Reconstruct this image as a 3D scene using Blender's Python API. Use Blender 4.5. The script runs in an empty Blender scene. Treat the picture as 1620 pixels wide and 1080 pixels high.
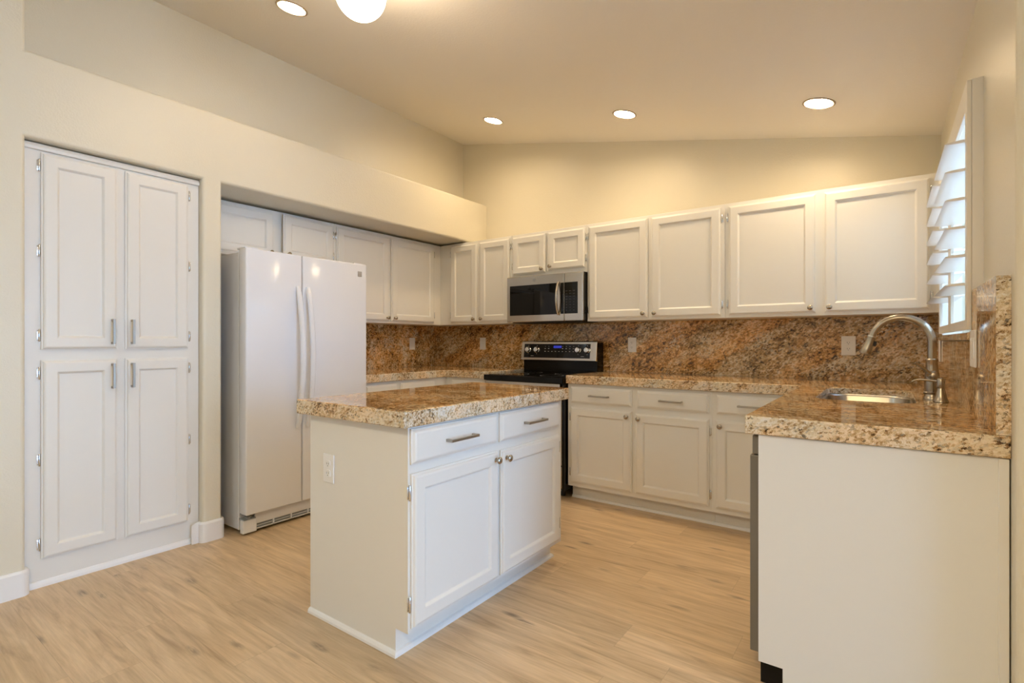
import bpy, bmesh, math, random
from mathutils import Vector, Matrix
random.seed(7)
S = bpy.context.scene
COL = S.collection
PI = math.pi

# ------------------------------------------------------------------ camera
cam_d = bpy.data.cameras.new('camera')
cam_d.sensor_width = 36.0
cam_d.lens = 816.8 * 36.0 / 1620.0
cam_d.clip_start = 0.02
cam = bpy.data.objects.new('camera', cam_d)
COL.objects.link(cam)
cam.location = (0, 0, 1.1612)
cam.rotation_euler = (PI / 2, 0, 0.6273)
S.camera = cam

# ------------------------------------------------------------------ world, daylight, exposure
S.view_settings.view_transform = 'Standard'
S.view_settings.look = 'None'
S.view_settings.gamma = 1.0
S.view_settings.use_curve_mapping = False
S.view_settings.exposure = 0.3
W = bpy.data.worlds.new('sky')
S.world = W
W.use_nodes = True
bg = W.node_tree.nodes['Background']
bg.inputs['Color'].default_value = (0.38, 0.625, 1.0, 1)
bg.inputs['Strength'].default_value = 10.8


def fill_light(name, x, y, z, power, color):
    l = bpy.data.lights.new(name, 'AREA')
    l.shape = 'DISK'
    l.size, l.energy, l.color = 0.16, power, color
    o = bpy.data.objects.new(name, l)
    o.location = (x, y, z)
    COL.objects.link(o)


# unseen fill added behind the camera: warm for the end panel, cool like daylight
fill_light('fill_light', -0.1, -0.7, 2.40, 32, (1.0, 0.74, 0.40))
fill_light('fill_light', -2.3, -1.2, 2.80, 8, (0.72, 0.93, 1.0))
fill_light('fill_light', -1.5, -2.6, 2.70, 6, (0.72, 0.93, 1.0))


# ------------------------------------------------------------------ materials
def mat(name, color=(0.8, 0.8, 0.8), rough=0.5, metal=0.0, spec=None, emit=None, estr=0.0, coat=0.0):
    m = bpy.data.materials.new(name)
    m.use_nodes = True
    b = m.node_tree.nodes['Principled BSDF']
    b.inputs['Base Color'].default_value = (*color, 1)
    b.inputs['Roughness'].default_value = rough
    b.inputs['Metallic'].default_value = metal
    if spec is not None:
        b.inputs['Specular IOR Level'].default_value = spec
    if coat:
        b.inputs['Coat Weight'].default_value = coat
        b.inputs['Coat Roughness'].default_value = 0.05
    if emit:
        b.inputs['Emission Color'].default_value = (*emit, 1)
        b.inputs['Emission Strength'].default_value = estr
    return m


class NT:
    """small helper for building node trees"""
    def __init__(self, m):
        self.t = m.node_tree
        self.b = self.t.nodes['Principled BSDF']

    def n(self, typ, **kw):
        nd = self.t.nodes.new(typ)
        for k, v in kw.items():
            if hasattr(nd, k) and not isinstance(v, tuple):
                setattr(nd, k, v)
        return nd

    def l(self, a, b):
        self.t.links.new(a, b)

    def math(self, op, a, b=None, c=None):
        nd = self.t.nodes.new('ShaderNodeMath')
        nd.operation = op
        for i, v in enumerate((a, b, c)):
            if v is None:
                continue
            if isinstance(v, (int, float)):
                nd.inputs[i].default_value = v
            else:
                self.l(v, nd.inputs[i])
        return nd.outputs[0]

    def mapping(self, vec, scale=(1, 1, 1), rot=(0, 0, 0), loc=(0, 0, 0)):
        nd = self.t.nodes.new('ShaderNodeMapping')
        self.l(vec, nd.inputs['Vector'])
        nd.inputs['Scale'].default_value = scale
        nd.inputs['Rotation'].default_value = rot
        nd.inputs['Location'].default_value = loc
        return nd.outputs[0]

    def noise(self, vec, scale, detail=4, rough=0.55, dist=0.0):
        nd = self.t.nodes.new('ShaderNodeTexNoise')
        self.l(vec, nd.inputs['Vector'])
        nd.inputs['Scale'].default_value = scale
        nd.inputs['Detail'].default_value = detail
        nd.inputs['Roughness'].default_value = rough
        nd.inputs['Distortion'].default_value = dist
        return nd

    def ramp(self, fac, stops, interp='LINEAR'):
        nd = self.t.nodes.new('ShaderNodeValToRGB')
        nd.color_ramp.interpolation = interp
        els = nd.color_ramp.elements
        while len(els) < len(stops):
            els.new(0.5)
        for e, (p, c) in zip(els, stops):
            e.position = p
            e.color = (*c, 1)
        self.l(fac, nd.inputs[0])
        return nd.outputs[0]

    def mix(self, fac, a, b, blend='MIX'):
        nd = self.t.nodes.new('ShaderNodeMix')
        nd.data_type = 'RGBA'
        nd.blend_type = blend
        for sock, v in ((nd.inputs[0], fac), (nd.inputs[6], a), (nd.inputs[7], b)):
            if isinstance(v, (int, float)):
                sock.default_value = v
            elif isinstance(v, tuple):
                sock.default_value = (*v, 1)
            else:
                self.l(v, sock)
        return nd.outputs[2]

    def pos(self):
        return self.t.nodes.new('ShaderNodeNewGeometry').outputs['Position']

    def bump(self, h, strength, dist=0.001):
        nd = self.t.nodes.new('ShaderNodeBump')
        nd.inputs['Strength'].default_value = strength
        nd.inputs['Distance'].default_value = dist
        self.l(h, nd.inputs['Height'])
        self.l(nd.outputs[0], self.b.inputs['Normal'])


def paint(name, color, rough, scale=120, strength=0.2):
    m = mat(name, color, rough)
    t = NT(m)
    p = t.pos()
    a = t.noise(p, scale, 3, 0.5).outputs['Fac']
    t.bump(t.ramp(a, [(0.42, (0, 0, 0)), (0.62, (1, 1, 1))]), strength, 0.002)
    return m


def granite(name, stops, seed, rot, scale=125, flow=1.0, rough=0.05, amount=0.68):
    """speckled stone: small crystal cells whose tone follows broad diagonal veins"""
    m = mat(name, (0.5, 0.35, 0.2), rough)
    t = NT(m)
    q = t.mapping(t.pos(), rot=rot, loc=(seed, seed * 0.37, seed * 0.71))
    warp = t.noise(q, 4.0, 3, 0.5)
    wv = t.n('ShaderNodeVectorMath')
    wv.operation = 'MULTIPLY_ADD'
    t.l(warp.outputs['Color'], wv.inputs[0])
    wv.inputs[1].default_value = (0.16, 0.16, 0.16)
    t.l(q, wv.inputs[2])
    w = wv.outputs[0]
    jit = t.n('ShaderNodeVectorMath')
    jit.operation = 'MULTIPLY_ADD'
    t.l(t.noise(q, scale * 2.0, 3, 0.65).outputs['Color'], jit.inputs[0])
    jit.inputs[1].default_value = (1.5 / scale,) * 3
    t.l(q, jit.inputs[2])

    def cells(sc, stretch):
        v = t.n('ShaderNodeTexVoronoi')
        t.l(t.mapping(jit.outputs[0], scale=stretch), v.inputs['Vector'])
        v.inputs['Scale'].default_value = sc
        sp = t.n('ShaderNodeSeparateColor')
        t.l(v.outputs['Color'], sp.inputs[0])
        return sp.outputs
    c1 = cells(scale, (0.8, 1.2, 1.2))
    c2 = cells(scale * 0.42, (0.8, 1.25, 1.25))
    big = t.noise(t.mapping(w, scale=(1.0, 3.4, 3.4)), 1.9, 4, 0.55).outputs['Fac']
    mid = t.noise(t.mapping(w, scale=(1.0, 1.6, 1.6)), 19, 5, 0.62).outputs['Fac']
    fine = t.noise(q, scale * 2.6, 3, 0.65).outputs['Fac']
    val = t.math('MULTIPLY', c1[0], 0.36)
    val = t.math('MULTIPLY_ADD', fine, 0.55, val)
    val = t.math('MULTIPLY_ADD', c2[0], 0.16, val)
    val = t.math('MULTIPLY_ADD', big, 0.75 * flow, val)
    val = t.math('MULTIPLY_ADD', mid, 0.55, val)
    val = t.math('ADD', val, -0.66 - 0.375 * (flow - 1))
    colr = t.ramp(val, stops)
    # golden / rust bands following the veins
    band = t.noise(t.mapping(w, scale=(0.9, 3.4, 3.4), loc=(3.1, 1.7, 8.2)), 2.1, 4, 0.55).outputs['Fac']
    gold = t.ramp(band, [(0.42, (0.15, 0.15, 0.15)), (0.57, (1, 1, 1))])
    colr = t.mix(t.math('MULTIPLY', gold, amount), colr, t.mix(1.0, colr, (1.22, 0.83, 0.42), 'MULTIPLY'))
    # pale quartz clusters
    cl = t.noise(t.mapping(w, scale=(1.0, 2.2, 2.2), loc=(9.3, 4.4, 2.2)), 3.2, 4, 0.6).outputs['Fac']
    clm = t.ramp(cl, [(0.52, (0, 0, 0)), (0.64, (1, 1, 1))])
    pale = t.math('MULTIPLY', clm, t.math('GREATER_THAN', c1[1], 0.52))
    colr = t.mix(t.math('MULTIPLY', pale, 0.8), colr, (0.82, 0.70, 0.49))
    # black mica flecks
    mica = t.math('MULTIPLY', t.math('GREATER_THAN', c1[2], 0.86), t.ramp(mid, [(0.36, (1, 1, 1)), (0.58, (0.25, 0.25, 0.25))]))
    colr = t.mix(t.math('MULTIPLY', mica, 0.8), colr, (0.022, 0.015, 0.012))
    t.l(colr, t.b.inputs['Base Color'])
    return m


STOPS_TOP = [(0.22, (0.028, 0.017, 0.009)), (0.32, (0.16, 0.088, 0.034)), (0.43, (0.38, 0.225, 0.085)),
             (0.54, (0.55, 0.375, 0.17)), (0.65, (0.70, 0.55, 0.33)), (0.78, (0.82, 0.75, 0.60))]
STOPS_EDGE = [(0.20, (0.04, 0.026, 0.015)), (0.28, (0.22, 0.125, 0.055)), (0.37, (0.46, 0.33, 0.18)),
              (0.47, (0.62, 0.53, 0.37)), (0.58, (0.73, 0.67, 0.55)), (0.74, (0.80, 0.78, 0.73))]
M = {}
M['wall'] = paint('wall_paint', (0.78, 0.725, 0.585), 0.34)
M['ceil'] = paint('ceiling_paint', (0.89, 0.84, 0.76), 0.5, 100, 0.15)
M['cab'] = mat('cabinet_white', (0.83, 0.815, 0.77), 0.32)
M['trim'] = mat('trim_white', (0.88, 0.88, 0.88), 0.3)
M['fridge'] = mat('appliance_white', (0.82, 0.84, 0.895), 0.14)
M['seal'] = mat('grey_seal', (0.30, 0.32, 0.34), 0.6)
M['nickel'] = mat('satin_nickel', (0.42, 0.375, 0.315), 0.27, 1.0)
M['pull'] = mat('dark_nickel', (0.42, 0.39, 0.345), 0.36, 1.0)
M['chrome'] = mat('chrome', (0.72, 0.73, 0.75), 0.18, 1.0)
M['steel'] = mat('stainless_steel', (0.53, 0.495, 0.44), 0.22, 1.0)
M['steel_dark'] = mat('dark_steel_panel', (0.22, 0.21, 0.195), 0.42, 0.6)  # dark grey stainless of the dishwasher front
M['sink'] = mat('sink_steel', (0.46, 0.43, 0.385), 0.26, 1.0)
M['black'] = mat('black_enamel', (0.004, 0.004, 0.0045), 0.12, spec=0.22)
M['glass_black'] = mat('black_glass', (0.004, 0.004, 0.0045), 0.03, spec=0.3)
M['dark'] = mat('dark_slot', (0.02, 0.02, 0.02), 0.6)
M['plate'] = mat('plate_white', (0.88, 0.88, 0.88), 0.3)
M['almond'] = mat('plate_almond', (0.86, 0.80, 0.70), 0.3)
M['legend'] = mat('grey_legend', (0.55, 0.55, 0.56), 0.5)
M['display'] = mat('blue_display', (0.01, 0.01, 0.03), 0.1, emit=(0.05, 0.08, 0.9), estr=0.35)
M['badge'] = mat('grey_badge', (0.42, 0.40, 0.39), 0.4, 0.5)
M['lens'] = mat('lamp_lens', (1, 1, 1), 0.5, emit=(1.0, 0.765, 0.48), estr=200)
M['lens_dim'] = mat('lamp_lens_dimmer', (1, 1, 1), 0.5, emit=(1.0, 0.765, 0.48), estr=38)
M['reflector'] = mat('lamp_reflector', (0.88, 0.82, 0.72), 0.25)
M['ring'] = mat('shaded_trim_ring', (0.42, 0.33, 0.24), 0.5)  # trim ring with the dark outline around the lit lamp put into its colour
M['globe'] = mat('opal_globe', (1, 0.98, 0.95), 0.3, emit=(1.0, 0.80, 0.55), estr=26)
M['shutter'] = mat('shutter_white', (0.86, 0.83, 0.77), 0.35)
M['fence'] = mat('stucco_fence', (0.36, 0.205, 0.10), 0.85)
M['ground'] = mat('pale_concrete', (0.80, 0.62, 0.44), 0.9)
M['gran_top'] = granite('granite_polished', STOPS_TOP, 2.3, (0.2, 0.55, 0.12), 115)
M['gran_back'] = granite('granite_backsplash', STOPS_TOP, 5.7, (0.0, 0.55, 0.0), 105)
M['gran_edge'] = granite('granite_edge', STOPS_EDGE, 8.1, (0.3, 0.4, 0.2), 150, 0.7, amount=0.5)
g = bpy.data.materials.new('window_glass')
g.use_nodes = True
gt = g.node_tree
gt.nodes.remove(gt.nodes['Principled BSDF'])
tr, gl, mx = gt.nodes.new('ShaderNodeBsdfTransparent'), gt.nodes.new('ShaderNodeBsdfGlossy'), gt.nodes.new('ShaderNodeMixShader')
gl.inputs['Roughness'].default_value = 0.01
mx.inputs[0].default_value = 0.05
gt.links.new(tr.outputs[0], mx.inputs[1])
gt.links.new(gl.outputs[0], mx.inputs[2])
gt.links.new(mx.outputs[0], gt.nodes['Material Output'].inputs[0])
M['glass'] = g


def floor_material():
    m = mat('oak_plank_floor', (0.5, 0.38, 0.25), 0.38)
    t = NT(m)
    sx = t.n('ShaderNodeSeparateXYZ')
    t.l(t.pos(), sx.inputs[0])
    x, y = sx.outputs[0], sx.outputs[1]
    PW, PL = 0.182, 1.22
    ry = t.math('DIVIDE', y, PW)
    row = t.math('FLOOR', ry)
    wr = t.n('ShaderNodeTexWhiteNoise')
    wr.noise_dimensions = '1D'
    t.l(row, wr.inputs['W'])
    rx = t.math('ADD', t.math('DIVIDE', x, PL), wr.outputs['Value'])
    colm = t.math('FLOOR', rx)
    cid = t.n('ShaderNodeCombineXYZ')
    t.l(row, cid.inputs[0])
    t.l(colm, cid.inputs[1])
    wp = t.n('ShaderNodeTexWhiteNoise')
    wp.noise_dimensions = '2D'
    t.l(cid.outputs[0], wp.inputs['Vector'])
    pid = wp.outputs['Value']
    gv = t.n('ShaderNodeCombineXYZ')
    t.l(x, gv.inputs[0])
    t.l(y, gv.inputs[1])
    t.l(t.math('MULTIPLY', pid, 37.0), gv.inputs[2])
    g1 = t.noise(t.mapping(gv.outputs[0], scale=(1.4, 13, 1)), 1.6, 5, 0.6, 0.9).outputs['Fac']
    g2 = t.noise(t.mapping(gv.outputs[0], scale=(3.0, 75, 1)), 1.5, 4, 0.6, 0.2).outputs['Fac']
    wood = t.ramp(g1, [(0.26, (0.40, 0.275, 0.155)), (0.42, (0.57, 0.415, 0.25)), (0.60, (0.67, 0.505, 0.32)), (0.8, (0.73, 0.575, 0.385))])
    wood = t.mix(t.math('MULTIPLY', t.ramp(g2, [(0.35, (1, 1, 1)), (0.6, (0, 0, 0))]), 0.22), wood, (0.27, 0.19, 0.115))
    # cathedral grain rings on some boards
    wv = t.n('ShaderNodeTexWave')
    wv.wave_type = 'RINGS'
    t.l(t.mapping(gv.outputs[0], scale=(1.2, 9.0, 3.0)), wv.inputs['Vector'])
    wv.inputs['Scale'].default_value = 2.2
    wv.inputs['Distortion'].default_value = 10.8
    wv.inputs['Detail'].default_value = 2.0
    wv.inputs['Detail Scale'].default_value = 0.8
    ring = t.math('MULTIPLY', t.math('GREATER_THAN', pid, 0.55), t.math('MULTIPLY', wv.outputs['Fac'], 0.10))
    wood = t.mix(ring, wood, (0.22, 0.15, 0.09))
    # knots and dark splits
    vk = t.n('ShaderNodeTexVoronoi')
    t.l(t.mapping(gv.outputs[0], scale=(1.0, 3.4, 1)), vk.inputs['Vector'])
    vk.inputs['Scale'].default_value = 3.0
    kn = t.ramp(vk.outputs['Distance'], [(0.04, (1, 1, 1)), (0.20, (0, 0, 0))])
    kb = t.noise(t.mapping(gv.outputs[0], scale=(5, 40, 1)), 2.0, 3, 0.6).outputs['Fac']
    kn = t.math('MULTIPLY', kn, t.ramp(kb, [(0.34, (0, 0, 0)), (0.52, (1, 1, 1))]))
    wood = t.mix(t.math('MULTIPLY', kn, 0.8), wood, (0.12, 0.085, 0.06))
    tone = t.math('MULTIPLY_ADD', pid, 0.22, 0.96)
    tc = t.n('ShaderNodeCombineColor')
    for i in range(3):
        t.l(tone, tc.inputs[i])
    wood = t.mix(1.0, wood, tc.outputs[0], 'MULTIPLY')
    fy, fx = t.math('FRACT', ry), t.math('FRACT', rx)
    seam = t.math('MAXIMUM', t.math('LESS_THAN', fy, 0.010), t.math('LESS_THAN', fx, 0.0016))
    wood = t.mix(t.math('MULTIPLY', seam, 0.28), wood, (0.16, 0.11, 0.07))
    t.l(wood, t.b.inputs['Base Color'])
    t.l(t.ramp(g2, [(0.3, (0.42, 0.42, 0.42)), (0.7, (0.34, 0.34, 0.34))]), t.b.inputs['Roughness'])
    t.bump(g2, 0.08, 0.001)
    return m


M['floor'] = floor_material()


# ------------------------------------------------------------------ mesh helpers
class MB:
    """collects shapes; build() links them as one mesh object"""
    def __init__(self):
        self.b = bmesh.new()

    def box(self, x0, x1, y0, y1, z0, z1, bev=0.0, seg=2):
        r = bmesh.ops.create_cube(self.b, size=1.0)
        vs = r['verts']
        for v in vs:
            v.co = Vector(((x0 + x1) / 2 + v.co.x * (x1 - x0), (y0 + y1) / 2 + v.co.y * (y1 - y0), (z0 + z1) / 2 + v.co.z * (z1 - z0)))
        if bev:
            es = {e for v in vs for e in v.link_edges}
            bmesh.ops.bevel(self.b, geom=list(es), offset=bev, segments=seg, affect='EDGES', profile=0.5)
        return self

    def rings(self, rings, close=True, cap0=True, cap1=True):
        vr = [[self.b.verts.new(p) for p in r] for r in rings]
        n = len(rings[0])
        for a, c in zip(vr[:-1], vr[1:]):
            for i in range(n if close else n - 1):
                j = (i + 1) % n
                self.b.faces.new((a[i], a[j], c[j], c[i]))
        if cap0:
            self.b.faces.new(list(reversed(vr[0])))
        if cap1:
            self.b.faces.new(vr[-1])
        return self

    def lathe(self, prof, center=(0, 0, 0), axis='z', n=24, cap0=True, cap1=True):
        """prof: list of (radius, height) along axis"""
        c = Vector(center)
        rr = []
        for r, h in prof:
            ring = []
            for i in range(n):
                a = 2 * PI * i / n
                u, v = r * math.cos(a), r * math.sin(a)
                if axis == 'z':
                    p = Vector((u, v, h))
                elif axis == 'y':
                    p = Vector((u, h, v))
                else:
                    p = Vector((h, u, v))
                ring.append(c + p)
            rr.append(ring)
        return self.rings(rr, True, cap0, cap1)

    def tube(self, path, rad, n=12):
        """round tube along a path; rad a number or one per point"""
        pts = [Vector(p) for p in path]
        rads = rad if isinstance(rad, (list, tuple)) else [rad] * len(pts)
        t0 = (pts[1] - pts[0]).normalized()
        up = Vector((0, 0, 1)) if abs(t0.z) < 0.9 else Vector((0, 1, 0))
        nrm = t0.cross(up).normalized()
        rr = []
        for i, p in enumerate(pts):
            t = (pts[min(i + 1, len(pts) - 1)] - pts[max(i - 1, 0)]).normalized()
            nrm = (nrm - t * nrm.dot(t)).normalized()
            bi = t.cross(nrm)
            rr.append([p + (nrm * math.cos(2 * PI * k / n) + bi * math.sin(2 * PI * k / n)) * rads[i] for k in range(n)])
        return self.rings(rr)

    def prism(self, outer, z0, z1, holes=(), axis='z'):
        """extruded 2-D outline with holes; axis z: (x,y) outline, axis x: (y,z) outline"""
        def P(u, v, w):
            return (u, v, w) if axis == 'z' else (w, u, v)
        b2 = bmesh.new()
        for loop in [outer] + list(holes):
            vs = [b2.verts.new(P(u, v, z0)) for u, v in loop]
            for i in range(len(vs)):
                b2.edges.new((vs[i], vs[(i + 1) % len(vs)]))
        bmesh.ops.triangle_fill(b2, use_beauty=True, use_dissolve=False, edges=b2.edges[:])
        r = bmesh.ops.extrude_face_region(b2, geom=b2.faces[:], use_keep_orig=True)
        d = Vector(P(0, 0, z1 - z0))
        for v in [e for e in r['geom'] if isinstance(e, bmesh.types.BMVert)]:
            v.co += d
        bmesh.ops.dissolve_limit(b2, angle_limit=0.001, verts=b2.verts[:], edges=b2.edges[:])
        me = bpy.data.meshes.new('tmp')
        b2.to_mesh(me)
        b2.free()
        self.b.from_mesh(me)
        bpy.data.meshes.remove(me)
        return self

    def build(self, name, m, parent=None, loc=None, rot=None, smooth=False, bev=0.0, seg=2, sides=None, side_axis=2):
        bmesh.ops.recalc_face_normals(self.b, faces=self.b.faces[:])
        me = bpy.data.meshes.new(name)
        self.b.to_mesh(me)
        self.b.free()
        me.materials.append(m)
        if sides is not None:
            me.materials.append(sides)
            for p in me.polygons:
                if (abs(p.normal.z) < 0.5) if side_axis == 2 else abs(p.normal[side_axis]) > 0.5:
                    p.material_index = 1
        if smooth:
            for p in me.polygons:
                p.use_smooth = True
            me.set_sharp_from_angle(angle=math.radians(38))
        o = bpy.data.objects.new(name, me)
        COL.objects.link(o)
        if parent is not None:
            o.parent = parent
        if loc is not None:
            o.location = loc
        if rot is not None:
            o.rotation_euler = rot
        if bev:
            md = o.modifiers.new('bevel', 'BEVEL')
            md.width, md.segments, md.limit_method, md.angle_limit = bev, seg, 'ANGLE', math.radians(40)
        return o


def box_of(*a, **k):
    return MB().box(*a, **k)


def tag(o, label, cat, group=None):
    o['label'] = label
    o['category'] = cat
    if group:
        o['group'] = group
    return o


def struct(o):
    o['kind'] = 'structure'
    return o


def thing(name, label, cat, loc=(0, 0, 0), rz=0.0, group=None):
    o = bpy.data.objects.new(name, None)
    o.empty_display_size = 0.1
    COL.objects.link(o)
    o.location = loc
    o.rotation_euler = (0, 0, rz)
    return tag(o, label, cat, group)


def rrect(x0, x1, y0, y1, r, n=6):
    pts = []
    for cx, cy, a0 in ((x1 - r, y1 - r, 0), (x0 + r, y1 - r, PI / 2), (x0 + r, y0 + r, PI), (x1 - r, y0 + r, 1.5 * PI)):
        for i in range(n + 1):
            a = a0 + PI / 2 * i / n
            pts.append((cx + r * math.cos(a), cy + r * math.sin(a)))
    return pts


# ------------------------------------------------------------------ room dimensions (metres)
XL, XBK, YB, XR = -3.196, -3.83, 3.98, 0.265
SOF, LEDGE, XUP = 2.103, 2.502, -3.498
YEND = 1.795          # where the wall with the window stops
REAR, SIDE = -4.2, 4.6


def ceil_z(x):
    return 3.170 - 0.2080 * (x - XUP) if x < XR + 0.14 else 3.170 - 0.2080 * (XR + 0.14 - XUP)


# ------------------------------------------------------------------ setting
struct(box_of(-3.95, XR + 0.14, REAR - 0.1, 4.1, -0.08, 0).box(XR + 0.14, SIDE + 0.1, REAR - 0.1, YEND + 0.14, -0.08, 0).build('floor', M['floor']))

# left wall: one outline with the pantry recess and the appliance alcove cut out, rounded drywall edges
mb = MB()
P = [(REAR, 0), (0.607, 0), (0.607, SOF), (1.365, SOF), (1.365, 0), (1.472, 0), (1.472, SOF), (YB, SOF), (YB, LEDGE), (0.607, LEDGE), (0.607, 3.45), (REAR, 3.45)]
mb.prism(P, XBK - 0.1, XL, axis='x')
mb.b.edges.ensure_lookup_table()
es = []
for e in mb.b.edges:
    a, c = e.verts[0].co, e.verts[1].co
    if abs(a.x - XL) < 1e-4 and abs(c.x - XL) < 1e-4 and len(e.link_faces) == 2:
        n0, n1 = e.link_faces[0].normal, e.link_faces[1].normal
        if min(a.y, c.y) > REAR + 0.01 and max(a.z, c.z) < 3.44 or (abs(a.y - 0.607) < 1e-3 and abs(c.y - 0.607) < 1e-3):
            if not (a.z < 1e-4 and c.z < 1e-4) and not (abs(a.y - YB) < 1e-3 and abs(c.y - YB) < 1e-3):
                es.append(e)
bmesh.ops.recalc_face_normals(mb.b, faces=mb.b.faces[:])
bmesh.ops.bevel(mb.b, geom=es, offset=0.016, segments=4, affect='EDGES', profile=0.5)
mb.box(XBK - 0.1, XUP, 0.607, YB, LEDGE - 0.01, 3.45)
mb.box(XBK - 0.12, XBK, 0.5, YB + 0.1, 0, SOF + 0.05)
struct(mb.build('wall_left', M['wall']))
struct(box_of(-3.95, XR + 0.14, YB, YB + 0.12, 0, 3.45).build('wall_back', M['wall']))

# right wall with the sink window opening and a rounded free end
WY0, WY1, WZ0, WZ1 = 2.335, 3.50, 1.165, 2.055


def endcap(y0, y1):
    r = 0.02
    pts = [(XR, y1)]
    for i in range(7):
        a = PI + PI / 2 * i / 6
        pts.append((XR + r + r * math.cos(a), y0 + r + r * math.sin(a)))
    pts += [(SIDE + 0.1, y0), (SIDE + 0.1, y0 + 0.14), (XR + 0.14, y0 + 0.14), (XR + 0.14, y1)]
    return pts


mb = MB()
mb.prism(endcap(YEND, YB), 0, WZ0)
mb.prism(endcap(YEND, WY0), WZ0, WZ1)
mb.prism(endcap(YEND, YB), WZ1, 3.2)
mb.box(XR, XR + 0.14, WY1, YB, WZ0, WZ1)
struct(mb.build('wall_right', M['wall']))

# rear and side walls behind the camera; the side wall has a wide window opening
struct(box_of(-3.95, SIDE + 0.1, REAR - 0.14, REAR, 0, 3.45).build('wall_rear', M['wall']))
mb = MB()
mb.box(SIDE, SIDE + 0.12, REAR, -0.4, 0, 3.2)
mb.box(SIDE, SIDE + 0.12, 1.75, YEND + 0.14, 0, 3.2)
mb.box(SIDE, SIDE + 0.12, -0.4, 1.75, 0, 0.1)
mb.box(SIDE, SIDE + 0.12, -0.4, 1.75, 2.33, 3.2)
struct(mb.build('wall_side', M['wall']))

# sloped ceiling with round cut-outs for the recessed lamps
LAMPS = [(-2.642, 1.585), (-2.635, 3.369), (-1.482, 3.384), (-0.308, 3.377)]
LR = 0.077
mb = MB()
outer = [(-3.95, REAR - 0.1), (XR + 0.14, REAR - 0.1), (XR + 0.14, 4.1), (-3.95, 4.1)]
holes = [[(cx + LR * math.cos(2 * PI * i / 28), cy + LR * math.sin(2 * PI * i / 28)) for i in range(28)] for cx, cy in LAMPS]
mb.prism(outer, 0, 0.012, holes)
mb.box(-3.95, XR + 0.14, REAR - 0.1, 4.1, 0.25, 0.3)
for v in mb.b.verts:
    v.co.z += ceil_z(min(v.co.x, XR + 0.139))
mb.box(XR + 0.14, SIDE + 0.15, REAR - 0.1, YEND + 0.14, ceil_z(1), ceil_z(1) + 0.1)
struct(mb.build('ceiling', M['ceil']))


# baseboards
def board(path, name, h=0.117, th=0.016):
    """path of floor points (x,y) on the wall face, room on the left of travel"""
    n = len(path)
    rr = []
    for z, t in ((0, th), (h - 0.008, th), (h, th - 0.006), (h, 0.0), (0, 0.0)):
        pass
    out = []
    for i, p in enumerate(path):
        p = Vector(p)
        a = (p - Vector(path[i - 1])).normalized() if i else None
        c = (Vector(path[i + 1]) - p).normalized() if i < n - 1 else None
        na = Vector((-a.y, a.x)) if a else None
        nc = Vector((-c.y, c.x)) if c else None
        if na is None:
            nn = nc
        elif nc is None:
            nn = na
        else:
            nn = (na + nc).normalized()
            nn = nn / max(0.3, nn.dot(na))
        out.append([(p.x + nn.x * t, p.y + nn.y * t, z) for t, z in ((0.0005, 0), (th, 0), (th, h - 0.01), (th - 0.006, h), (0.0005, h))])
    mb = MB()
    mb.rings(out)
    return struct(mb.build(name, M['trim']))


def arc(cx, cy, r, a0, a1, n=5):
    return [(cx + r * math.cos(a0 + (a1 - a0) * i / n), cy + r * math.sin(a0 + (a1 - a0) * i / n)) for i in range(n + 1)]


board(list(reversed([(XL, REAR + 0.02)] + arc(XL - 0.016, 0.607 - 0.016, 0.016, 0, PI / 2) + [(XL - 0.036, 0.607)])), 'baseboard_left')
board(list(reversed([(XL - 0.036, 1.365)] + arc(XL - 0.016, 1.365 + 0.016, 0.016, -PI / 2, -PI, 1)[:0] +
                    [(XL - 0.016, 1.365)] + arc(XL - 0.016, 1.381, 0.016, -PI / 2, 0) + arc(XL - 0.016, 1.456, 0.016, 0, PI / 2) + [(XL - 0.05, 1.472)])), 'baseboard_pillar')

# ------------------------------------------------------------------ cabinet parts (local: x right, y into the cabinet, z up)
TH = 0.02


def panel_door(name, w, h, fw=0.057):
    mb = MB()

    def ring(i, y):
        return [(i, y, i), (w - i, y, i), (w - i, y, h - i), (i, y, h - i)]
    mb.rings([ring(0.001, 0), ring(0, -0.009), ring(0.006, -0.0105), ring(0.010, -0.0175), ring(0.016, -TH),
              ring(fw, -TH), ring(fw + 0.003, -0.018), ring(fw + 0.010, -0.0095), ring(fw + 0.013, -0.009)])
    return mb


def drawer_front(w, h):
    mb = MB()

    def ring(i, y):
        return [(i, y, i), (w - i, y, i), (w - i, y, h - i), (i, y, h - i)]
    mb.rings([ring(0.001, 0), ring(0, -0.009), ring(0.005, -0.0105), ring(0.012, -0.0175), ring(0.018, -TH)])
    return mb


def knob(parent, x, z):
    mb = MB()
    mb.lathe([(0.0095, 0.0), (0.0095, -0.002), (0.0055, -0.005), (0.0055, -0.013), (0.012, -0.017), (0.0155, -0.021), (0.0155, -0.024), (0.012, -0.028), (0.005, -0.030)], (0, 0, 0), 'y', 20)
    return mb.build('knob', M['nickel'], parent, (x, -TH, z), smooth=True)


def pull(parent, x, z, length, vertical=False):
    """square bar pull centred at x,z"""
    mb = MB()
    h = length / 2
    if vertical:
        mb.box(-0.0055, 0.0055, -0.034, -0.024, -h, h, 0.001)
        mb.box(-0.0055, 0.0055, -0.026, 0, -h, -h + 0.011, 0.001)
        mb.box(-0.0055, 0.0055, -0.026, 0, h - 0.011, h, 0.001)
    else:
        mb.box(-h, h, -0.034, -0.024, -0.0055, 0.0055, 0.001)
        mb.box(-h, -h + 0.011, -0.026, 0, -0.0055, 0.0055, 0.001)
        mb.box(h - 0.011, h, -0.026, 0, -0.0055, 0.0055, 0.001)
    return mb.build('pull_handle', M['pull'], parent, (x, -TH, z))


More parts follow.
